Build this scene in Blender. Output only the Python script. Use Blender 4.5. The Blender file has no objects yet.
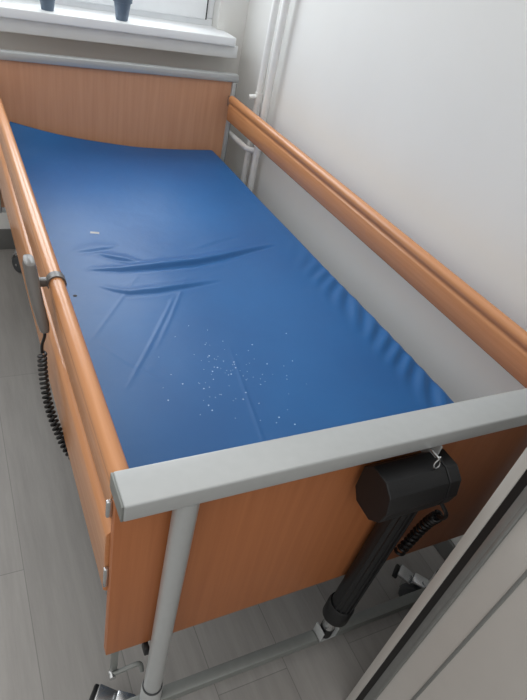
import bpy, bmesh, math, random
from mathutils import Vector, Matrix, Euler
random.seed(7)
S = bpy.context.scene
C = S.collection
PI = math.pi

# ------------------------------------------------------------------ materials
def new_mat(name):
    m = bpy.data.materials.new(name); m.use_nodes = True
    nt = m.node_tree; b = nt.nodes['Principled BSDF']
    return m, nt, b

def srgb(r, g, b):
    f = lambda c: (c/255/12.92) if c/255 <= .04045 else ((c/255+.055)/1.055)**2.4
    return (f(r), f(g), f(b), 1)

def plain(name, col, rough=.5, metal=0.0, noise=0.04, scale=40, bump=0.0, spec=.5):
    m, nt, b = new_mat(name)
    tc = nt.nodes.new('ShaderNodeTexCoord')
    n = nt.nodes.new('ShaderNodeTexNoise'); n.inputs['Scale'].default_value = scale; n.inputs['Detail'].default_value = 4
    nt.links.new(tc.outputs['Object'], n.inputs['Vector'])
    r = nt.nodes.new('ShaderNodeValToRGB')
    r.color_ramp.elements[0].position = .3; r.color_ramp.elements[1].position = .7
    r.color_ramp.elements[0].color = tuple(c*(1-noise*2) for c in col[:3])+(1,)
    r.color_ramp.elements[1].color = tuple(min(1, c*(1+noise*2)) for c in col[:3])+(1,)
    nt.links.new(n.outputs['Fac'], r.inputs['Fac']); nt.links.new(r.outputs['Color'], b.inputs['Base Color'])
    b.inputs['Roughness'].default_value = rough; b.inputs['Metallic'].default_value = metal
    b.inputs['Specular IOR Level'].default_value = spec
    if bump:
        bp = nt.nodes.new('ShaderNodeBump'); bp.inputs['Strength'].default_value = bump; bp.inputs['Distance'].default_value = .002
        nt.links.new(n.outputs['Fac'], bp.inputs['Height']); nt.links.new(bp.outputs['Normal'], b.inputs['Normal'])
    return m

def wood(name, c0, c1, scale, rough=.35, spec=.5):
    """beech decor: fine grain streaks, 'scale' stretches the noise along the grain axis"""
    m, nt, b = new_mat(name)
    tc = nt.nodes.new('ShaderNodeTexCoord'); mp = nt.nodes.new('ShaderNodeMapping')
    mp.inputs['Scale'].default_value = scale
    n = nt.nodes.new('ShaderNodeTexNoise'); n.inputs['Scale'].default_value = 1; n.inputs['Detail'].default_value = 6; n.inputs['Roughness'].default_value = .65
    r = nt.nodes.new('ShaderNodeValToRGB')
    r.color_ramp.elements[0].position = .28; r.color_ramp.elements[1].position = .72
    r.color_ramp.elements[0].color = c0; r.color_ramp.elements[1].color = c1
    nt.links.new(tc.outputs['Object'], mp.inputs['Vector']); nt.links.new(mp.outputs['Vector'], n.inputs['Vector'])
    nt.links.new(n.outputs['Fac'], r.inputs['Fac']); nt.links.new(r.outputs['Color'], b.inputs['Base Color'])
    b.inputs['Roughness'].default_value = rough; b.inputs['Specular IOR Level'].default_value = spec
    return m

W0, W1 = srgb(183, 116, 74), srgb(204, 138, 92)
M = {}
M['panel'] = wood('beech_panel_lit', srgb(199,146,112), srgb(211,160,126), (60, 60, 2.2), .45, .4)  # headboard beech, colour lightened for the brighter light at the head end
M['foot'] = wood('beech_foot_panel_shaded', srgb(166,101,61), srgb(180,114,71), (60, 60, 2.2), .45, .4)  # same beech, colour darkened for the shade on the foot end
M['rail'] = wood('beech_rail', srgb(193,132,86), srgb(209,149,102), (80, 2.2, 80), .27, .55)
M['grey'] = plain('silver_grey_paint', srgb(178,181,181), .3, .2, .01, 60)
M['greyd'] = plain('darker_grey_tube', srgb(128,131,128), .4, .2, .02, 60)
M['steel'] = plain('bright_steel', srgb(200,202,203), .25, .9, .02, 90)
M['black'] = plain('black_plastic', srgb(18,19,21), .48, 0, .03, 80, .08)
M['blackm'] = plain('black_cable', srgb(16,16,17), .42, 0, .02, 80)
M['hand'] = plain('warm_grey_plastic', srgb(104,101,98), .35, 0, .02, 60)
M['rubber'] = plain('grey_rubber', srgb(62,64,66), .6, 0, .03, 60)
M['white'] = plain('white_laminate', srgb(186,183,178), .45, 0, .008, 20)
M['alu'] = plain('brushed_aluminium', srgb(150,153,152), .35, .6, .02, 50)
M['pipe'] = plain('white_pipe_paint', srgb(240,241,239), .35, 0, .01, 30)
M['pvc'] = plain('white_pvc', srgb(240,243,246), .35, 0, .005, 30)
M['sill'] = plain('white_sill', srgb(240,243,245), .4, 0, .008, 12)
M['trim'] = plain('grey_white_trim', srgb(228,230,230), .5, 0, .01, 15)
M['wall'] = plain('painted_wall', srgb(230,230,227), .75, 0, .008, 3, .1, .3)
M['base'] = plain('grey_skirting', srgb(108,108,106), .5, 0, .02, 20)
M['pot'] = plain('blue_grey_pot', srgb(92,108,126), .5, 0, .03, 40)
M['inkspot'] = plain('dark_spot', srgb(20,26,40), .6)
M['slat'] = plain('dark_bed_frame', srgb(120,124,124), .45, .3)

def mattress_mat():
    m, nt, b = new_mat('blue_vinyl')
    tc = nt.nodes.new('ShaderNodeTexCoord')
    n = nt.nodes.new('ShaderNodeTexNoise'); n.inputs['Scale'].default_value = 2.6; n.inputs['Detail'].default_value = 3
    nt.links.new(tc.outputs['Object'], n.inputs['Vector'])
    r = nt.nodes.new('ShaderNodeValToRGB')
    r.color_ramp.elements[0].position = .3; r.color_ramp.elements[1].position = .7
    r.color_ramp.elements[0].color = srgb(14, 84, 144); r.color_ramp.elements[1].color = srgb(20, 95, 157)
    nt.links.new(n.outputs['Fac'], r.inputs['Fac']); nt.links.new(r.outputs['Color'], b.inputs['Base Color'])
    b.inputs['Roughness'].default_value = .42
    b.inputs['Specular IOR Level'].default_value = .5
    n2 = nt.nodes.new('ShaderNodeTexNoise'); n2.inputs['Scale'].default_value = 14; n2.inputs['Detail'].default_value = 3
    nt.links.new(tc.outputs['Object'], n2.inputs['Vector'])
    bp = nt.nodes.new('ShaderNodeBump'); bp.inputs['Strength'].default_value = .12; bp.inputs['Distance'].default_value = .01
    nt.links.new(n2.outputs['Fac'], bp.inputs['Height']); nt.links.new(bp.outputs['Normal'], b.inputs['Normal'])
    return m
M['vinyl'] = mattress_mat()

def floor_mat():
    m, nt, b = new_mat('grey_laminate')
    tc = nt.nodes.new('ShaderNodeTexCoord')
    mp = nt.nodes.new('ShaderNodeMapping'); mp.inputs['Rotation'].default_value = (0, 0, PI/2); mp.inputs['Location'].default_value = (-1.204+1.28, .02, 0)
    br = nt.nodes.new('ShaderNodeTexBrick')
    br.inputs['Scale'].default_value = 1; br.inputs['Brick Width'].default_value = 1.28; br.inputs['Row Height'].default_value = .192
    br.inputs['Mortar Size'].default_value = .0012; br.inputs['Mortar Smooth'].default_value = .3
    br.inputs['Color1'].default_value = srgb(147,144,140); br.inputs['Color2'].default_value = srgb(160,157,153); br.inputs['Mortar'].default_value = srgb(128,126,123)
    br.offset = .37
    nt.links.new(tc.outputs['Object'], mp.inputs['Vector']); nt.links.new(mp.outputs['Vector'], br.inputs['Vector'])
    m2 = nt.nodes.new('ShaderNodeMapping'); m2.inputs['Scale'].default_value = (26, 2.2, 1)
    n = nt.nodes.new('ShaderNodeTexNoise'); n.inputs['Scale'].default_value = 1; n.inputs['Detail'].default_value = 7; n.inputs['Roughness'].default_value = .7
    nt.links.new(tc.outputs['Object'], m2.inputs['Vector']); nt.links.new(m2.outputs['Vector'], n.inputs['Vector'])
    r = nt.nodes.new('ShaderNodeValToRGB')
    r.color_ramp.elements[0].position = .25; r.color_ramp.elements[1].position = .6
    r.color_ramp.elements[0].color = (.70, .70, .70, 1); r.color_ramp.elements[1].color = (1, 1, 1, 1)
    mx = nt.nodes.new('ShaderNodeMix'); mx.data_type = 'RGBA'; mx.blend_type = 'MULTIPLY'; mx.inputs['Factor'].default_value = .7
    nt.links.new(n.outputs['Fac'], r.inputs['Fac'])
    nt.links.new(br.outputs['Color'], mx.inputs['A']); nt.links.new(r.outputs['Color'], mx.inputs['B'])
    nt.links.new(mx.outputs['Result'], b.inputs['Base Color'])
    b.inputs['Roughness'].default_value = .5; b.inputs['Specular IOR Level'].default_value = .35
    return m
M['floor'] = floor_mat()

def glass_mat():
    m, nt, b = new_mat('window_glass')
    out = nt.nodes['Material Output']
    tr = nt.nodes.new('ShaderNodeBsdfTransparent'); tr.inputs['Color'].default_value = (.93, .95, .96, 1)
    gl = nt.nodes.new('ShaderNodeBsdfGlossy'); gl.inputs['Roughness'].default_value = .02
    lw = nt.nodes.new('ShaderNodeLayerWeight'); lw.inputs['Blend'].default_value = .5
    pw = nt.nodes.new('ShaderNodeMath'); pw.operation = 'POWER'; pw.inputs[1].default_value = 5
    ad = nt.nodes.new('ShaderNodeMath'); ad.operation = 'MULTIPLY_ADD'; ad.inputs[1].default_value = .9; ad.inputs[2].default_value = .04
    nt.links.new(lw.outputs['Facing'], pw.inputs[0]); nt.links.new(pw.outputs[0], ad.inputs[0])
    mx = nt.nodes.new('ShaderNodeMixShader')
    nt.links.new(ad.outputs[0], mx.inputs['Fac']); nt.links.new(tr.outputs[0], mx.inputs[1]); nt.links.new(gl.outputs[0], mx.inputs[2])
    nt.links.new(mx.outputs[0], out.inputs['Surface'])
    return m
M['glass'] = glass_mat()
def water_mat():
    m, nt, b = new_mat('water')
    b.inputs['Base Color'].default_value = srgb(190, 215, 240); b.inputs['Roughness'].default_value = .15
    b.inputs['Specular IOR Level'].default_value = .8
    return m
M['water'] = water_mat()

# ------------------------------------------------------------------ mesh helpers
def box(bm, x0, x1, y0, y1, z0, z1, bev=0.0, seg=2, rot=None, pivot=None):
    t = bmesh.new()
    bmesh.ops.create_cube(t, size=1)
    for v in t.verts:
        v.co = Vector(((x0+x1)/2+v.co.x*(x1-x0), (y0+y1)/2+v.co.y*(y1-y0), (z0+z1)/2+v.co.z*(z1-z0)))
    if bev: bmesh.ops.bevel(t, geom=list(t.edges), offset=bev, segments=seg, affect='EDGES', profile=.5)
    if rot is not None:
        p = Vector(pivot) if pivot is not None else Vector(((x0+x1)/2, (y0+y1)/2, (z0+z1)/2))
        R = Euler(rot).to_matrix()
        for v in t.verts: v.co = p + R @ (v.co-p)
    merge(bm, t)

def merge(bm, t):
    me = bpy.data.meshes.new('tmp'); t.to_mesh(me); t.free(); bm.from_mesh(me); bpy.data.meshes.remove(me)

def tube(bm, pts, r, seg=14, caps=True):
    """round tube through a list of points; r is a radius or one radius per point"""
    pts = [Vector(p) for p in pts]; n = len(pts)
    rs = r if isinstance(r, (list, tuple)) else [r]*n
    rings = []; prev = None
    for i, p in enumerate(pts):
        d = (pts[min(i+1, n-1)]-pts[max(i-1, 0)]).normalized()
        if prev is None:
            a = Vector((0, 0, 1)) if abs(d.z) < .9 else Vector((1, 0, 0))
            u = d.cross(a).normalized()
        else:
            u = (prev-d*prev.dot(d)).normalized()
        prev = u; w = d.cross(u)
        rings.append([bm.verts.new(p+(u*math.cos(2*PI*k/seg)+w*math.sin(2*PI*k/seg))*rs[i]) for k in range(seg)])
    for a, b in zip(rings, rings[1:]):
        for k in range(seg): bm.faces.new((a[k], a[(k+1) % seg], b[(k+1) % seg], b[k]))
    if caps:
        bm.faces.new(rings[0][::-1]); bm.faces.new(rings[-1])

def spline(pts, n=8):
    P = [Vector(p) for p in pts]; P = [2*P[0]-P[1]]+P+[2*P[-1]-P[-2]]; o = []
    for i in range(1, len(P)-2):
        for k in range(n):
            t = k/n
            o.append(.5*((2*P[i])+(-P[i-1]+P[i+1])*t+(2*P[i-1]-5*P[i]+4*P[i+1]-P[i+2])*t*t+(-P[i-1]+3*P[i]-3*P[i+1]+P[i+2])*t**3))
    o.append(P[-2]); return o

def coil(path, radius, turns, per=14):
    """helix wound round a polyline path"""
    P = [Vector(p) for p in path]
    L = [0]
    for a, b in zip(P, P[1:]): L.append(L[-1]+(b-a).length)
    N = turns*per; o = []; ref = Vector((0, 1, 0.2)).normalized()
    for i in range(N+1):
        s = L[-1]*i/N; j = 0
        while j < len(L)-2 and L[j+1] < s: j += 1
        t = (s-L[j])/max(1e-9, L[j+1]-L[j]); p = P[j].lerp(P[j+1], t)
        d = (P[min(j+2, len(P)-1)]-P[max(j-1, 0)]).normalized()
        u = (ref-d*ref.dot(d)).normalized(); w = d.cross(u)
        an = 2*PI*i/per
        o.append(p+(u*math.cos(an)+w*math.sin(an))*radius)
    return o

def prism(bm, prof, axis, a, b, bev=0.0):
    """extrude a closed 2-D profile along an axis: 'x' profile is (y,z), 'y' profile is (x,z), 'z' profile is (x,y)"""
    t = bmesh.new()
    def mk(p, c):
        return {'x': (c, p[0], p[1]), 'y': (p[0], c, p[1]), 'z': (p[0], p[1], c)}[axis]
    A = [t.verts.new(mk(p, a)) for p in prof]; B = [t.verts.new(mk(p, b)) for p in prof]
    n = len(prof)
    t.faces.new(A[::-1]); t.faces.new(B)
    for i in range(n): t.faces.new((A[i], A[(i+1) % n], B[(i+1) % n], B[i]))
    bmesh.ops.recalc_face_normals(t, faces=t.faces)
    if bev:
        es = [e for e in t.edges if e.calc_face_angle(0) > .5]
        bmesh.ops.bevel(t, geom=es, offset=bev, segments=2, affect='EDGES', profile=.5)
    merge(bm, t)

def lathe(bm, prof, cx, cy, seg=28):
    rings = [[bm.verts.new((cx+r*math.cos(2*PI*k/seg), cy+r*math.sin(2*PI*k/seg), z)) for k in range(seg)] for r, z in prof]
    for a, b in zip(rings, rings[1:]):
        for k in range(seg): bm.faces.new((a[k], a[(k+1) % seg], b[(k+1) % seg], b[k]))
    bm.faces.new(rings[0][::-1]); bm.faces.new(rings[-1])

WORLD = {}
# survey heights -> final heights (room measured in two passes): piecewise linear in z, slight shortening in y
ZMAP = [(-1, -1.052), (.811, .8535), (.896, .926), (1.033, 1.054), (3, 3.02)]
RAW = [False]
def fz(z):
    for (a, fa), (b, fb) in zip(ZMAP, ZMAP[1:]):
        if z <= b: return fa+(fb-fa)*(z-a)/(b-a)
    return z
def remap(co):
    if not RAW[0]:
        co.z = fz(co.z)
        if co.y > 0: co.y *= .988
def obj(name, bm, mat, parent=None, smooth=True, ang=40):
    bmesh.ops.recalc_face_normals(bm, faces=bm.faces)
    for v in bm.verts: remap(v.co)
    ploc = WORLD.get(parent.name, Vector()) if parent else Vector()
    if parent is None:
        xs = [v.co.x for v in bm.verts]; ys = [v.co.y for v in bm.verts]; zs = [v.co.z for v in bm.verts]
        loc = Vector(((min(xs)+max(xs))/2, (min(ys)+max(ys))/2, min(zs)))
    else: loc = ploc
    for v in bm.verts: v.co -= loc
    me = bpy.data.meshes.new(name); bm.to_mesh(me); bm.free()
    me.materials.append(mat)
    if smooth:
        for p in me.polygons: p.use_smooth = True
        me.set_sharp_from_angle(angle=math.radians(ang))
    o = bpy.data.objects.new(name, me); C.objects.link(o)
    if parent: o.parent = parent
    else: o.location = loc
    WORLD[o.name] = loc.copy()
    return o

def empty(name, loc, label, cat, group=None):
    o = bpy.data.objects.new(name, None); C.objects.link(o); o.location = loc
    o.empty_display_size = .05
    WORLD[o.name] = Vector(loc); tag(o, label, cat, group); return o

def tag(o, label=None, cat=None, group=None, kind=None):
    if label: o['label'] = label
    if cat: o['category'] = cat
    if group: o['group'] = group
    if kind: o['kind'] = kind
    return o

def nb(): return bmesh.new()
def bx(*a, **k):
    bm = nb(); box(bm, *a, **k); return bm

# ------------------------------------------------------------------ the setting
XW, YW = 1.12, 2.212
XL, YB = -2.6, -2.6
tag(obj('floor', bx(XL, XW+.15, YB, YW+.15, -.05, 0), M['floor'], smooth=False), kind='structure')
tag(obj('wall_right', bx(XW, XW+.15, YB, YW+.3, 0, 2.6), M['wall'], smooth=False), kind='structure')
WX0, WX1, WZ0, WZ1 = -.95, .985, 1.0, 2.35
bm = nb()
box(bm, XL, WX0, YW, YW+.3, 0, 2.6); box(bm, WX1, XW, YW, YW+.3, 0, 2.6)
box(bm, WX0, WX1, YW, YW+.3, 0, WZ0); box(bm, WX0, WX1, YW, YW+.3, WZ1, 2.6)
tag(obj('wall_window', bm, M['wall'], smooth=False), kind='structure')
tag(obj('baseboard_right', bx(XW-.012, XW, YB, YW, 0, .07, bev=.003), M['base']), kind='structure')
tag(obj('baseboard_window', bx(XL, XW-.012, YW-.012, YW, 0, .10, bev=.003), M['base']), kind='structure')
tag(obj('trim_1', bx(WX0-.08, 1.045, 2.085, YW, .942, .996, bev=.004), M['trim']), kind='structure')

# window
WY = 2.275
bm = nb()
for (a, b_, c, d) in ((WX0, WX1, WZ0+.015, WZ0+.062), (WX0, WX1, WZ1-.05, WZ1), (WX0, WX0+.05, WZ0+.062, WZ1-.05), (WX1-.036, WX1, WZ0+.062, WZ1-.05), (-.02, .07, WZ0+.062, WZ1-.05)):
    box(bm, a, b_, WY, WY+.07, c, d, bev=.004)
win = tag(obj('window_1', bm, M['pvc']), kind='structure')
sashes = ((WX0+.044, .018), (.032, WX1-.040))
for (a, b_) in sashes:
    bm = nb(); z0, z1 = WZ0+.056, WZ1-.044; w = .09
    box(bm, a, b_, WY-.016, WY+.05, z0, z0+w, bev=.006); box(bm, a, b_, WY-.016, WY+.05, z1-w, z1, bev=.006)
    box(bm, a, a+w, WY-.016, WY+.05, z0+w, z1-w, bev=.006); box(bm, b_-w, b_, WY-.016, WY+.05, z0+w, z1-w, bev=.006)
    s = obj('sash', bm, M['pvc'], win)
    obj('seam_shade', bx(b_+.001, b_+.007, WY-.008, WY+.02, z0, z1), M['rubber'], s)  # dark strip standing in for the shadow gap between sash and frame
    obj('pane', bx(a+w-.005, b_-w+.005, WY+.012, WY+.018, z0+w-.005, z1-w+.005), M['glass'], s, smooth=False)
bm = nb()
box(bm, WX0-.06, 1.02, 2.062, YW, .996, 1.033, bev=.005, seg=3)
box(bm, WX0, WX1, YW-.002, WY+.004, .996, 1.033)
obj('window_sill', bm, M['sill'], win)

# ------------------------------------------------------------------ plant pots on the sill
def pot(name, x, y, label, k=1.0):
    z = 1.033
    bm = nb()
    lathe(bm, [(.022*k, z), (.0235*k, z+.002), (.033*k, z+.062*k), (.038*k, z+.063*k), (.039*k, z+.078*k), (.0355*k, z+.078*k), (.034*k, z+.068*k)], x, y)
    o = obj(name, bm, M['pot']); tag(o, label, 'pot', 'small pots on the windowsill'); return o
pot('plant_pot', .248, 2.118, 'small blue-grey pot on the windowsill, left of the two pots', .98)
pot('plant_pot', .533, 2.118, 'small blue-grey pot on the windowsill, right of the two and nearer the corner', 1.0)

# ------------------------------------------------------------------ heating pipes in the corner
def pipe(x, y, zs, ys, label):
    bm = nb(); tube(bm, [(x, y, 0), (x, y, 2.6)], .0145, 18)
    o = obj('heating_pipe', bm, M['pipe']); tag(o, label, 'pipe', 'heating pipes in the room corner')
    bm = nb(); tube(bm, [(x, y, zs), (x-(.02 if ys < 1.95 else .036), y+(.002 if ys < 1.95 else .03), zs), (x-.042, ys, zs-.004)], .0115, 14)
    obj('pipe_branch', bm, M['pipe'], o)
    bm = nb(); tube(bm, [(x, y, zs-.022), (x, y, zs+.022)], .0175, 18); obj('joint_collar', bm, M['pipe'], o)
    bm = nb(); tube(bm, [(x, y, 2.05), (XW, y, 2.05)], .006, 10); box(bm, XW-.004, XW, y-.015, y+.015, 2.03, 2.07)
    obj('wall_clip', bm, M['pipe'], o)
    return o
pipe(1.085, 1.885, .83, 1.892, 'white vertical heating pipe closest to the window, with the upper short branch')
pipe(1.085, 1.803, .63, YW, 'white vertical heating pipe further from the window, with the lower longer branch')

# ------------------------------------------------------------------ the care bed
bed = empty('care_bed', (.5, 1.0, 0), 'beech and grey metal nursing bed with side rails standing against white wall', 'bed')
# headboard
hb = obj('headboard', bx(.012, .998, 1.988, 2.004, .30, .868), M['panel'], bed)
bm = nb()
box(bm, -.004, 1.022, 1.976, 2.016, .862, .896, bev=.004)
box(bm, -.004, .014, 1.976, 2.016, .28, .862, bev=.003); box(bm, .996, 1.014, 1.976, 2.016, .28, .862, bev=.003)
box(bm, .014, .996, 1.982, 2.010, .28, .302, bev=.003)
obj('headboard_frame', bm, M['grey'], hb)
bm = nb(); box(bm, 1.014, 1.018, 1.984, 1.999, .3, .855)
obj('edge_seal', bm, M['black'], hb)
# footboard
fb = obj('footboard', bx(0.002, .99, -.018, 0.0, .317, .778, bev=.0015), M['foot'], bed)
bm = nb(); box(bm, 0, .99, -.063, 0, .779, .811, bev=.0035, seg=3)
bar = obj('foot_bar', bm, M['grey'], bed)
# end caps of the bar
for x0, x1 in ((-.003, .001), (.989, .993)):
    obj('end_cap', bx(x0, x1, -.062, -.001, .780, .810, bev=.0012), M['greyd'], bar)
# telescopic legs
def leg(x, y, top):
    bm = nb(); tube(bm, [(x, y, .15), (x, y, top)], .0188, 24)
    o = obj('leg', bm, M['grey'], bed)
    bm = nb(); tube(bm, [(x, y, .085), (x, y, .17), (x, y, .174)], [.0225, .0225, .0205], 24)
    obj('leg_sleeve', bm, M['grey'], o)
    bm = nb(); tube(bm, [(x, y, .172), (x, y, .178)], .0212, 24)
    obj('sleeve_ring', bm, M['rubber'], o)
leg(.098, -.045, .780); leg(.915, -.045, .780); leg(.098, 2.035, .60); leg(.885, 2.035, .60)
for y in (-.045, 2.035):
    obj('crossbar', bx(.02 if y < 1 else .07, .955, y-.014, y+.014, .086, .114, bev=.003), M['greyd'], bed)

# casters
def caster(x, y, ang):
    z = .034
    root = Matrix.Translation((x, y, 0)) @ Matrix.Rotation(ang, 4, 'Z') @ Matrix.Scale(1.08, 4)
    bm = nb()
    tube(bm, [(0, 0, .062), (0, 0, .086)], .011, 14)
    # fork: arched metal plate over two wheels
    arc = [(-.012-.044*math.cos(a), .034+.044*math.sin(a)) for a in [PI*k/10 for k in range(11)]]
    prof = [(px, pz) for px, pz in arc]+[(-.012-.038*math.cos(a), .034+.038*math.sin(a)) for a in [PI*k/10 for k in range(10, -1, -1)]]
    prism(bm, prof, 'y', -.012, .012)
    tube(bm, [(-.02, -.026, .034), (-.02, .026, .034)], .006, 12)
    bmesh.ops.transform(bm, matrix=root, verts=bm.verts)
    fork = obj('caster', bm, M['steel'], bed)
    for s in (-1, 1):
        bm = nb(); t = bmesh.new()
        prof = [(.033*math.cos(2*PI*k/28)-.02, .034+.033*math.sin(2*PI*k/28)) for k in range(28)]
        prism(t, prof, 'y', s*.014-.0095 if s < 0 else .0045+.0005, -.0045-.0005 if s < 0 else .0235, bev=.003)
        merge(bm, t); bmesh.ops.transform(bm, matrix=root, verts=bm.verts)
        obj('wheel', bm, M['rubber'], fork)
    bm = nb()
    box(bm, -.078, -.036, -.019, .019, .070, .079, bev=.003, rot=(0, .3, 0)); box(bm, -.036, .002, -.017, .017, .076, .083, bev=.003)
    bmesh.ops.transform(bm, matrix=root, verts=bm.verts)
    obj('brake_pedal', bm, M['steel'], fork)
    bm = nb(); box(bm, -.088, -.074, -.021, .021, .064, .074, bev=.003, rot=(0, .3, 0))
    bmesh.ops.transform(bm, matrix=root, verts=bm.verts)
    obj('pedal_grip', bm, M['blackm'], fork)
caster(.064, -.034, math.radians(-34)); caster(.924, -.016, math.radians(-52)); caster(.068, 2.01, math.radians(120)); caster(.93, 2.035, math.radians(180))

# lying surface under the mattress
bm = nb()
box(bm, .06, .10, .005, 1.98, .40, .44, bev=.004); box(bm, .90, .94, .005, 1.98, .40, .44, bev=.004)
for k in range(11): box(bm, .10, .90, .10+k*.178, .15+k*.178, .425, .44)
obj('mattress_base', bm, M['slat'], bed)

# side rails: moulded boards
def rail_profile(cx, zt, h):
    r = .0155; zc = zt-r; pts = []
    for k in range(0, 13):                       # bead, over the top from the lower left to the lower right
        a = math.radians(232-k*(284/12)); pts.append((cx+r*math.cos(a), zc+r*math.sin(a)))
    zb = zt-h; hw = .0118
    z2 = zt-.0345
    right = [(cx+.0085, zt-.030), (cx+.0085, z2), (cx+.0105, z2-.002), (cx+hw, z2-.006), (cx+hw, zb+.004), (cx+hw-.004, zb)]
    left = [(cx-hw+.004, zb), (cx-hw, zb+.004), (cx-hw, z2-.006), (cx-.0105, z2-.002), (cx-.0085, z2), (cx-.0085, zt-.030)]
    return pts+right+left
def low_profile(cx, z0, z1):
    hw = .0145; r = .0135; p = []
    for k in range(9):
        a = PI-PI*k/8; p.append((cx+hw*math.cos(a), z1-r+r*math.sin(a)))
    return p+[(cx+hw, z0+.006), (cx+hw-.005, z0), (cx-hw+.005, z0), (cx-hw, z0+.006)]
for nm, prof in (('side_rail', rail_profile(.0132, .803, .10)), ('side_rail', rail_profile(.988, .809, .099)), ('lower_side_rail', low_profile(.010, .512, .674))):
    bm = nb(); prism(bm, prof, 'y', .0015, 1.945); o = obj(nm, bm, M['rail'], bed, ang=50)
# rail clips at the foot end and the head end
for x0, x1, y0, y1, z0, z1 in ((-.007, .002, -.006, .0012, .718, .752), (-.006, .002, -.006, .0012, .535, .585), (.982, .994, 1.945, 1.978, .76, .80), (.0, .014, 1.945, 1.978, .74, .78), (-.002, .010, 1.945, 1.978, .58, .62), (.982, .994, .0, .010, .74, .79)):
    obj('rail_clip', bx(x0, x1, y0, y1, z0, z1, bev=.002), M['steel'], bed)

# hanging release lever under the foot panel
bm = nb()
box(bm, .013, .028, -.016, -.011, .23, .325, bev=.001)
lv = obj('release_lever', bm, M['greyd'], bed)
bm = nb(); tube(bm, spline([(.011, -.02, .232), (.042, -.02, .236), (.066, -.02, .24), (.075, -.02, .232), (.080, -.02, .203)], 5), .005, 10)
obj('lever_rod', bm, M['greyd'], lv)
bm = nb(); tube(bm, [(.016, -.028, .231), (.016, -.014, .231)], .007, 14); obj('rivet', bm, M['steel'], lv)
obj('panel_catch', bx(.076, .086, -.03, -.008, .286, .312, bev=.002), M['black'], bed)

# lifting motor
AX, AY, AZ = .534, -.072, .702
hexp = [(-.058, .002), (-.048, .034), (-.020, .050), (.028, .050), (.05, .030), (.05, -.022), (.030, -.044), (-.022, -.046), (-.050, -.026)]
bm = nb(); prism(bm, [(AY+p*.80, AZ+q*.98) for p, q in hexp], 'x', AX-.100, AX+.030, bev=.002)
mot = obj('lift_motor', bm, M['black'], bed, ang=15)
bm = nb(); prism(bm, [(AY+p*.80, AZ+q*.98) for p, q in hexp], 'x', AX+.0315, AX+.060, bev=.003)
obj('motor_cap', bm, M['black'], mot, ang=15)
CY = -.048
def cxz(z): return .547+.024*(z-.10)/.45
def colseg(bm, pts, seg=24): tube(bm, [(cxz(z), CY, z) for r_, z in pts], [r_ for r_, z in pts], seg)
bm = nb(); colseg(bm, [(.0265, .245), (.0275, .66)])
for a in (-1.2, -.75, -.3, .15, .6):
    r_ = .0268; dx, dy = r_*math.sin(a), -r_*math.cos(a)
    tube(bm, [(cxz(.25)+dx, CY+dy, .25), (cxz(.655)+dx, CY+dy, .655)], .0028, 6)
obj('motor_column', bm, M['black'], mot)
bm = nb(); colseg(bm, [(.028, .192), (.0325, .198), (.0325, .243), (.030, .250)]); obj('column_collar', bm, M['black'], mot)
bm = nb(); colseg(bm, [(.0165, .135), (.0165, .194)], 20); obj('piston_rod', bm, M['steel'], mot)
bm = nb(); colseg(bm, [(.0175, .114), (.0175, .148)], 20); obj('rod_end', bm, M['black'], mot)
bm = nb(); CX = cxz(.11)
box(bm, CX-.024, CX+.024, CY-.018, CY+.016, .112, .117); box(bm, CX-.024, CX-.020, CY-.018, CY+.016, .112, .15, bev=.001); box(bm, CX+.020, CX+.024, CY-.018, CY+.016, .112, .15, bev=.001)
obj('rod_bracket', bm, M['grey'], mot)
# split pin and thin mounting plate below the bar
bm = nb()
py = -.084; x0 = .541
tube(bm, [(x0, -.060, .774), (x0, py, .774)], .0026, 10)
tube(bm, spline([(x0-.001, py, .779), (x0+.0012, py, .773), (x0+.0055, py, .765), (x0+.0062, py-.002, .759), (x0+.0025, py-.003, .7555), (x0-.0025, py-.003, .7555), (x0-.0062, py-.002, .759), (x0-.0055, py, .765), (x0-.0012, py, .773), (x0+.001, py, .779)], 5), .0013, 8)
obj('spring_pin', bm, M['steel'], mot)
obj('mounting_plate', bx(.560, .564, -.064, -.020, .735, .777), M['grey'], mot)
# motor cable: straight lead, then a coiled length
path = spline([(.590, -.10, .665), (.602, -.116, .645), (.622, -.105, .61), (.648, -.08, .577)], 6)
bm = nb(); tube(bm, path, .0038, 10)
cpath = spline([(.648, -.08, .577), (.658, -.066, .54), (.658, -.058, .50), (.653, -.054, .455), (.643, -.052, .415)], 6)
tube(bm, coil(cpath, .0095, 13), .0036, 8)
obj('motor_cable', bm, M['blackm'], mot)

# ------------------------------------------------------------------ mattress
MX0, MX1, MY0, MY1, MZ, MT = .05, .95, .002, 1.968, .576, .135
def seg_d(px, py, pts):
    """signed distance to a polyline and the arc position 0..1"""
    best = (9, 0, 0); tot = sum(math.dist(a, b) for a, b in zip(pts, pts[1:])); acc = 0
    for (ax, ay), (bx_, by) in zip(pts, pts[1:]):
        dx, dy = bx_-ax, by-ay; L = math.hypot(dx, dy)
        tr = ((px-ax)*dx+(py-ay)*dy)/L/L; t = min(1, max(0, tr))
        qx, qy = ax+dx*t, ay+dy*t; d = math.hypot(px-qx, py-qy)
        sg = 1 if (dx*(py-ay)-dy*(px-ax)) > 0 else -1
        if d < best[0]: best = (d, sg, (acc+t*L)/tot)
        acc += L
    return best
folds = [
    ([(.15, .955), (.26, .945), (.34, .952), (.51, .976), (.65, 1.01), (.83, 1.055)], .0105, .0115),
    ([(.20, 1.05), (.26, 1.015), (.335, .978)], .0045, .009),
    ([(.17, .868), (.215, .835), (.25, .819), (.33, .822), (.445, .841), (.55, .862)], .006, .0095),
    ([(.14, 1.06), (.21, 1.075), (.29, 1.09)], .003, .013),
    ([(.52, 1.06), (.62, 1.10), (.72, 1.13)], .0018, .011),
]
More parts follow.
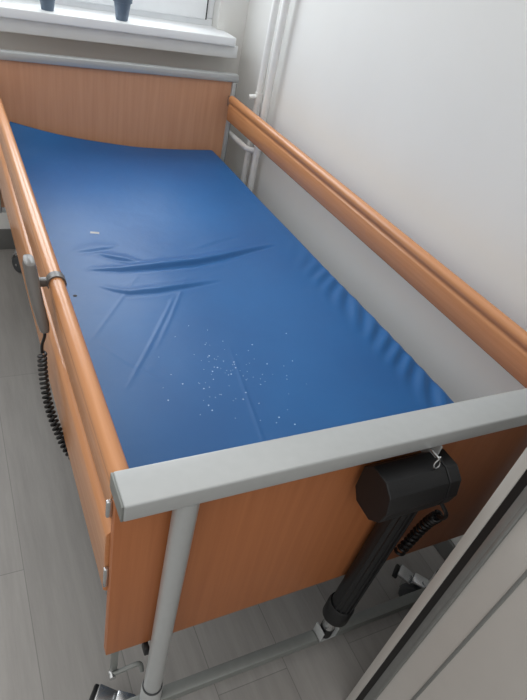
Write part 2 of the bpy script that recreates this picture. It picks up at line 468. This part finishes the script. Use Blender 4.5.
creases = [
    ([(.446, .89), (.323, .677), (.25, .56)], .0011, .0038), ([(.373, .79), (.26, .61), (.14, .426)], .0013, .0038),
    ([(.311, .925), (.22, .79), (.097, .609)], .0011, .0038), ([(.44, .54), (.41, .37), (.366, .10)], .0014, .0038),
    ([(.11, .62), (.17, .52), (.23, .44)], .0011, .0038),
]
def bump_top(x, y):
    z = 0.0
    for pts, A, w in folds:
        d, sg, t = seg_d(x, y, pts)
        if d > 8*w: continue
        env = math.sin(PI*t)**.85 if 0 < t < 1 else 0
        ww = w*(.4+.6*env); q = d*sg/ww
        hump = math.exp(-(q/2.6)**2) if q > 0 else math.exp(-(q/.75)**2)
        z += A*env*(hump-.45*math.exp(-((q+1.25)/.9)**2)+.12*math.exp(-((q+3.6)/1.3)**2))
    for pts, A, w in creases:
        d, sg, t = seg_d(x, y, pts)
        if d < 4*w and 0 < t < 1: z += A*math.exp(-(d/w)**2)*math.sin(PI*t)**.5
    # puckers along the wall side edge
    e = max(0, 1-(MX1-x)/.13)
    if e > 0 and y < 1.1:
        z += .0075*min(1,4*e*(1-e))*e*math.sin((y-x)*88+1.8*math.sin(y*15))*min(1, (1.1-y)/.4)
    # head end lifts a little towards the window corner
    if y > 1.75: z += .088*((y-1.75)/.22)**2*max(0, (.6-x)/.55)**1.6
    # broad soft sag
    z += -.006*math.sin(PI*(x-MX0)/(MX1-MX0))*math.exp(-((y-.9)/.5)**2)
    z += .0018*math.sin(x*13+y*4)+.0012*math.sin(y*11-x*5)
    return z
bm = nb()
r = .022; prof = [(MX0+.004, MZ-MT, 0), (MX0, MZ-MT+.01, 0), (MX0, MZ-MT*.5, 0)]
for k in range(6):
    a = PI-PI/2*k/5; prof.append((MX0+r+r*math.cos(a), MZ-r+r*math.sin(a), k/5))
NX = 210
for k in range(1, NX): prof.append((MX0+r+(MX1-MX0-2*r)*k/NX, MZ, 1))
for k in range(6):
    a = PI/2-PI/2*k/5; prof.append((MX1-r+r*math.cos(a), MZ-r+r*math.sin(a), 1-k/5))
prof += [(MX1, MZ-MT*.5, 0), (MX1, MZ-MT+.01, 0), (MX1-.004, MZ-MT, 0)]
ys = []; re = .010
for k in range(5): ys.append((MY0+re-re*math.cos(PI/2*k/5), 1-math.sin(PI/2*k/5)))
NY = 420
for k in range(NY+1): ys.append((MY0+re+(MY1-MY0-2*re)*k/NY, 0))
for k in range(4, -1, -1): ys.append((MY1-re+re*math.cos(PI/2*k/5), 1-math.sin(PI/2*k/5)))
rows = []
for y, dn in ys:
    row = []
    for x, z, w in prof:
        zz = z-re*dn*(1 if w > 0 else 0)*min(1, max(0, w+.2))
        if w > 0: zz += bump_top(x, y)*w*(1-dn)
        row.append(bm.verts.new((x, y, max(zz, MZ-MT))))
    rows.append(row)
for a, b_ in zip(rows, rows[1:]):
    for i in range(len(prof)-1): bm.faces.new((a[i], a[i+1], b_[i+1], b_[i]))
    bm.faces.new((a[-1], a[0], b_[0], b_[-1]))
bm.faces.new(rows[0][::-1]); bm.faces.new(rows[-1])
mat = obj('mattress', bm, M['vinyl'], ang=80)
tag(mat, 'bright blue vinyl mattress with creases lying on the bed', 'mattress')
bm = nb(); x, y = .104, .821; z = MZ+bump_top(x, y)
lathe(bm, [(.0055, z-.001), (.0055, z+.0006), (.003, z+.001)], x, y, 12)
obj('ink_spot', bm, M['inkspot'], mat)
bm = nb(); x, y = .232, 1.177; z = MZ+bump_top(x, y)
box(bm, x-.014, x+.014, y-.006, y+.006, z-.001, z+.0006, bev=.0004, rot=(0, 0, -.2))
obj('pale_scuff', bm, M['white'], mat)
# water drops
bm = nb()
for k in range(90):
    x = random.gauss(.40, .09); y = random.gauss(.42, .075); rr = random.choice((.0009, .0011, .0014, .002))
    z = MZ+bump_top(x, y)
    t = bmesh.new(); bmesh.ops.create_icosphere(t, subdivisions=1, radius=1)
    for v in t.verts: v.co = Vector((x+v.co.x*rr*random.uniform(.8, 1.2), y+v.co.y*rr, z+v.co.z*rr*.5))
    merge(bm, t)
wd = obj('water_drops', bm, M['water'])
tag(wd, 'scattered tiny water drops on the blue mattress', 'water drops', kind='stuff')

# ------------------------------------------------------------------ hand control hanging on the near rail
hc = empty('hand_control', (-.03, .48, .72), 'grey bed hand control with black coiled cord hung on wooden rail', 'hand control')
def hs_ring(c, a, b_, n=20, ex=3.0):
    """rounded-rectangle ring: a half thickness in x, b_ half width in y"""
    o = []
    for k in range(n):
        t = 2*PI*k/n; ct, st = math.cos(t), math.sin(t)
        o.append((c[0]+a*math.copysign(abs(ct)**(2/ex), ct), c[1]+b_*math.copysign(abs(st)**(2/ex), st), c[2]))
    return o
bm = nb()
secs = [((-.036, .530, .848), .006, .018), ((-.036, .530, .845), .010, .024), ((-.0355, .527, .832), .0125, .026), ((-.033, .513, .800), .0125, .027), ((-.029, .492, .768), .012, .026), ((-.0235, .474, .738), .0115, .022), ((-.022, .467, .726), .0095, .018), ((-.022, .466, .723), .006, .013)]
rings = [[bm.verts.new(p) for p in hs_ring(c, a, b_)] for c, a, b_ in secs]
for p, q in zip(rings, rings[1:]):
    n = len(p)
    for k in range(n): bm.faces.new((p[k], p[(k+1) % n], q[(k+1) % n], q[k]))
bm.faces.new(rings[0]); bm.faces.new(rings[-1][::-1])
obj('handset', bm, M['hand'], hc)
# hook band over the bead of the rail
bm = nb(); cx, zc, ri, ro = .0132, .7875, .0165, .0192
arc = [math.radians(205-k*(250/16)) for k in range(17)]
prof = [(cx+ro*math.cos(a), zc+ro*math.sin(a)) for a in arc]+[(cx+ri*math.cos(a), zc+ri*math.sin(a)) for a in reversed(arc)]
prism(bm, prof, 'y', .522, .542)
box(bm, -.027, -.004, .524, .540, .782, .797, bev=.003)
obj('rail_hook', bm, M['hand'], hc)
cp = spline([(-.022, .466, .724), (-.022, .465, .708), (-.027, .470, .685), (-.028, .470, .665)], 6)
cc = spline([(-.028, .470, .665), (-.029, .462, .63), (-.028, .446, .59), (-.024, .420, .556), (-.016, .392, .528), (-.002, .36, .495), (.02, .325, .475)], 8)
bm = nb(); tube(bm, cp, .0032, 10); tube(bm, coil(cc, .0075, 26), .0030, 8)
tube(bm, [(.02, .325, .475), (.038, .31, .436), (.0605, .30, .42)], .0034, 10)
obj('coiled_cord', bm, M['blackm'], hc)

# ------------------------------------------------------------------ wardrobe at the foot end
RAW[0] = True
FX, WY1, WY2, WH, WB = .564, -.181, -1.95, 2.1, 1.09
wr = empty('wardrobe', (.85, -1.05, 0), 'tall white sliding door wardrobe with aluminium door edge beside bed foot', 'wardrobe')
bm = nb()
box(bm, FX, WB, WY1-.0185, WY1, .0, WH, bev=.001); box(bm, FX, WB, WY2, WY2+.0185, 0, WH, bev=.001)
box(bm, FX, WB, WY2+.0185, WY1-.0185, WH-.02, WH); box(bm, FX+.01, WB, WY2+.0185, WY1-.0185, .03, .05); box(bm, WB-.006, WB, WY2+.0185, WY1-.0185, .05, WH-.02)
obj('carcass', bm, M['white'], wr)
obj('plinth', bx(FX+.012, FX+.03, WY2+.0185, WY1-.0185, 0, .03), M['alu'], wr)
obj('brush_seal', bx(FX+.002, FX+.03, WY1-.0325, WY1-.0185, .055, WH-.02), M['blackm'], wr)
obj('door_track', bx(FX+.003, FX+.06, WY2+.0185, WY1-.0185, .05, .058), M['alu'], wr)
dr = obj('sliding_door', bx(FX+.006, FX+.022, -1.0, -.052+WY1, .06, WH-.022), M['white'], wr, smooth=False)
bm = nb(); box(bm, FX+.001, FX+.024, WY1-.053, WY1-.032, .06, WH-.022, bev=.0015); box(bm, FX-.001, FX+.004, WY1-.053, WY1-.046, .06, WH-.022, bev=.001)
obj('door_stile', bm, M['alu'], dr)
obj('divider_strip', bx(FX+.003, FX+.008, WY1-.112, WY1-.106, .06, WH-.022, bev=.001), M['alu'], dr)
d2 = obj('sliding_door', bx(FX+.028, FX+.044, WY2+.02, -.97, .06, WH-.022), M['white'], wr, smooth=False)

RAW[0] = False
# ------------------------------------------------------------------ light
def area(name, loc, rot, sx, sy, energy, col):
    l = bpy.data.lights.new(name, 'AREA'); l.shape = 'RECTANGLE'; l.size = sx; l.size_y = sy; l.energy = energy; l.color = col
    o = bpy.data.objects.new(name, l); C.objects.link(o); o.location = loc; o.rotation_euler = rot; return o
area('daylight', ((WX0+WX1)/2, YW+.45, 1.6), (math.radians(-90), 0, 0), 2.4, 2.6, 112, (.95, .97, 1))

w = bpy.data.worlds.new('world'); S.world = w; w.use_nodes = True
nt = w.node_tree; bg = nt.nodes['Background']
tc = nt.nodes.new('ShaderNodeTexCoord'); sp = nt.nodes.new('ShaderNodeSeparateXYZ'); rp = nt.nodes.new('ShaderNodeValToRGB')
mr = nt.nodes.new('ShaderNodeMapRange'); mr.inputs['From Min'].default_value = -1; mr.inputs['From Max'].default_value = 1
nt.links.new(tc.outputs['Generated'], sp.inputs[0]); nt.links.new(sp.outputs['Z'], mr.inputs['Value']); nt.links.new(mr.outputs[0], rp.inputs[0])
e = rp.color_ramp.elements
e[0].position = .45; e[0].color = (.42, .415, .41, 1); e[1].position = .95; e[1].color = (1.35, 1.34, 1.32, 1)
nt.links.new(rp.outputs[0], bg.inputs['Color']); bg.inputs['Strength'].default_value = 1.0

# ------------------------------------------------------------------ camera
cam = bpy.data.cameras.new('camera'); co = bpy.data.objects.new('camera', cam); C.objects.link(co)
yaw, pitch, roll, f = -.5620297344017019, -.6616385646865437, .23278169684047237, 563.6981439845753
cy_, sy_, cp_, sp_ = math.cos(yaw), math.sin(yaw), math.cos(pitch), math.sin(pitch)
fw = Vector((-sy_*cp_, cy_*cp_, sp_)); rt = Vector((cy_, sy_, 0)); up = rt.cross(fw)
r2 = rt*math.cos(roll)+up*math.sin(roll); u2 = -rt*math.sin(roll)+up*math.cos(roll)
mt = Matrix((r2, u2, -fw)).transposed().to_4x4(); mt.translation = Vector((-.1412316528602497, -.4965789362194712, 1.4678148972890426))
co.matrix_world = mt
cam.sensor_fit = 'HORIZONTAL'; cam.sensor_width = 36; cam.lens = f*36/527; cam.clip_start = .02
cam.shift_x = 17.066/527; cam.shift_y = 16.742/527
S.camera = co
S.view_settings.view_transform = 'Standard'
S.view_settings.look = 'None'
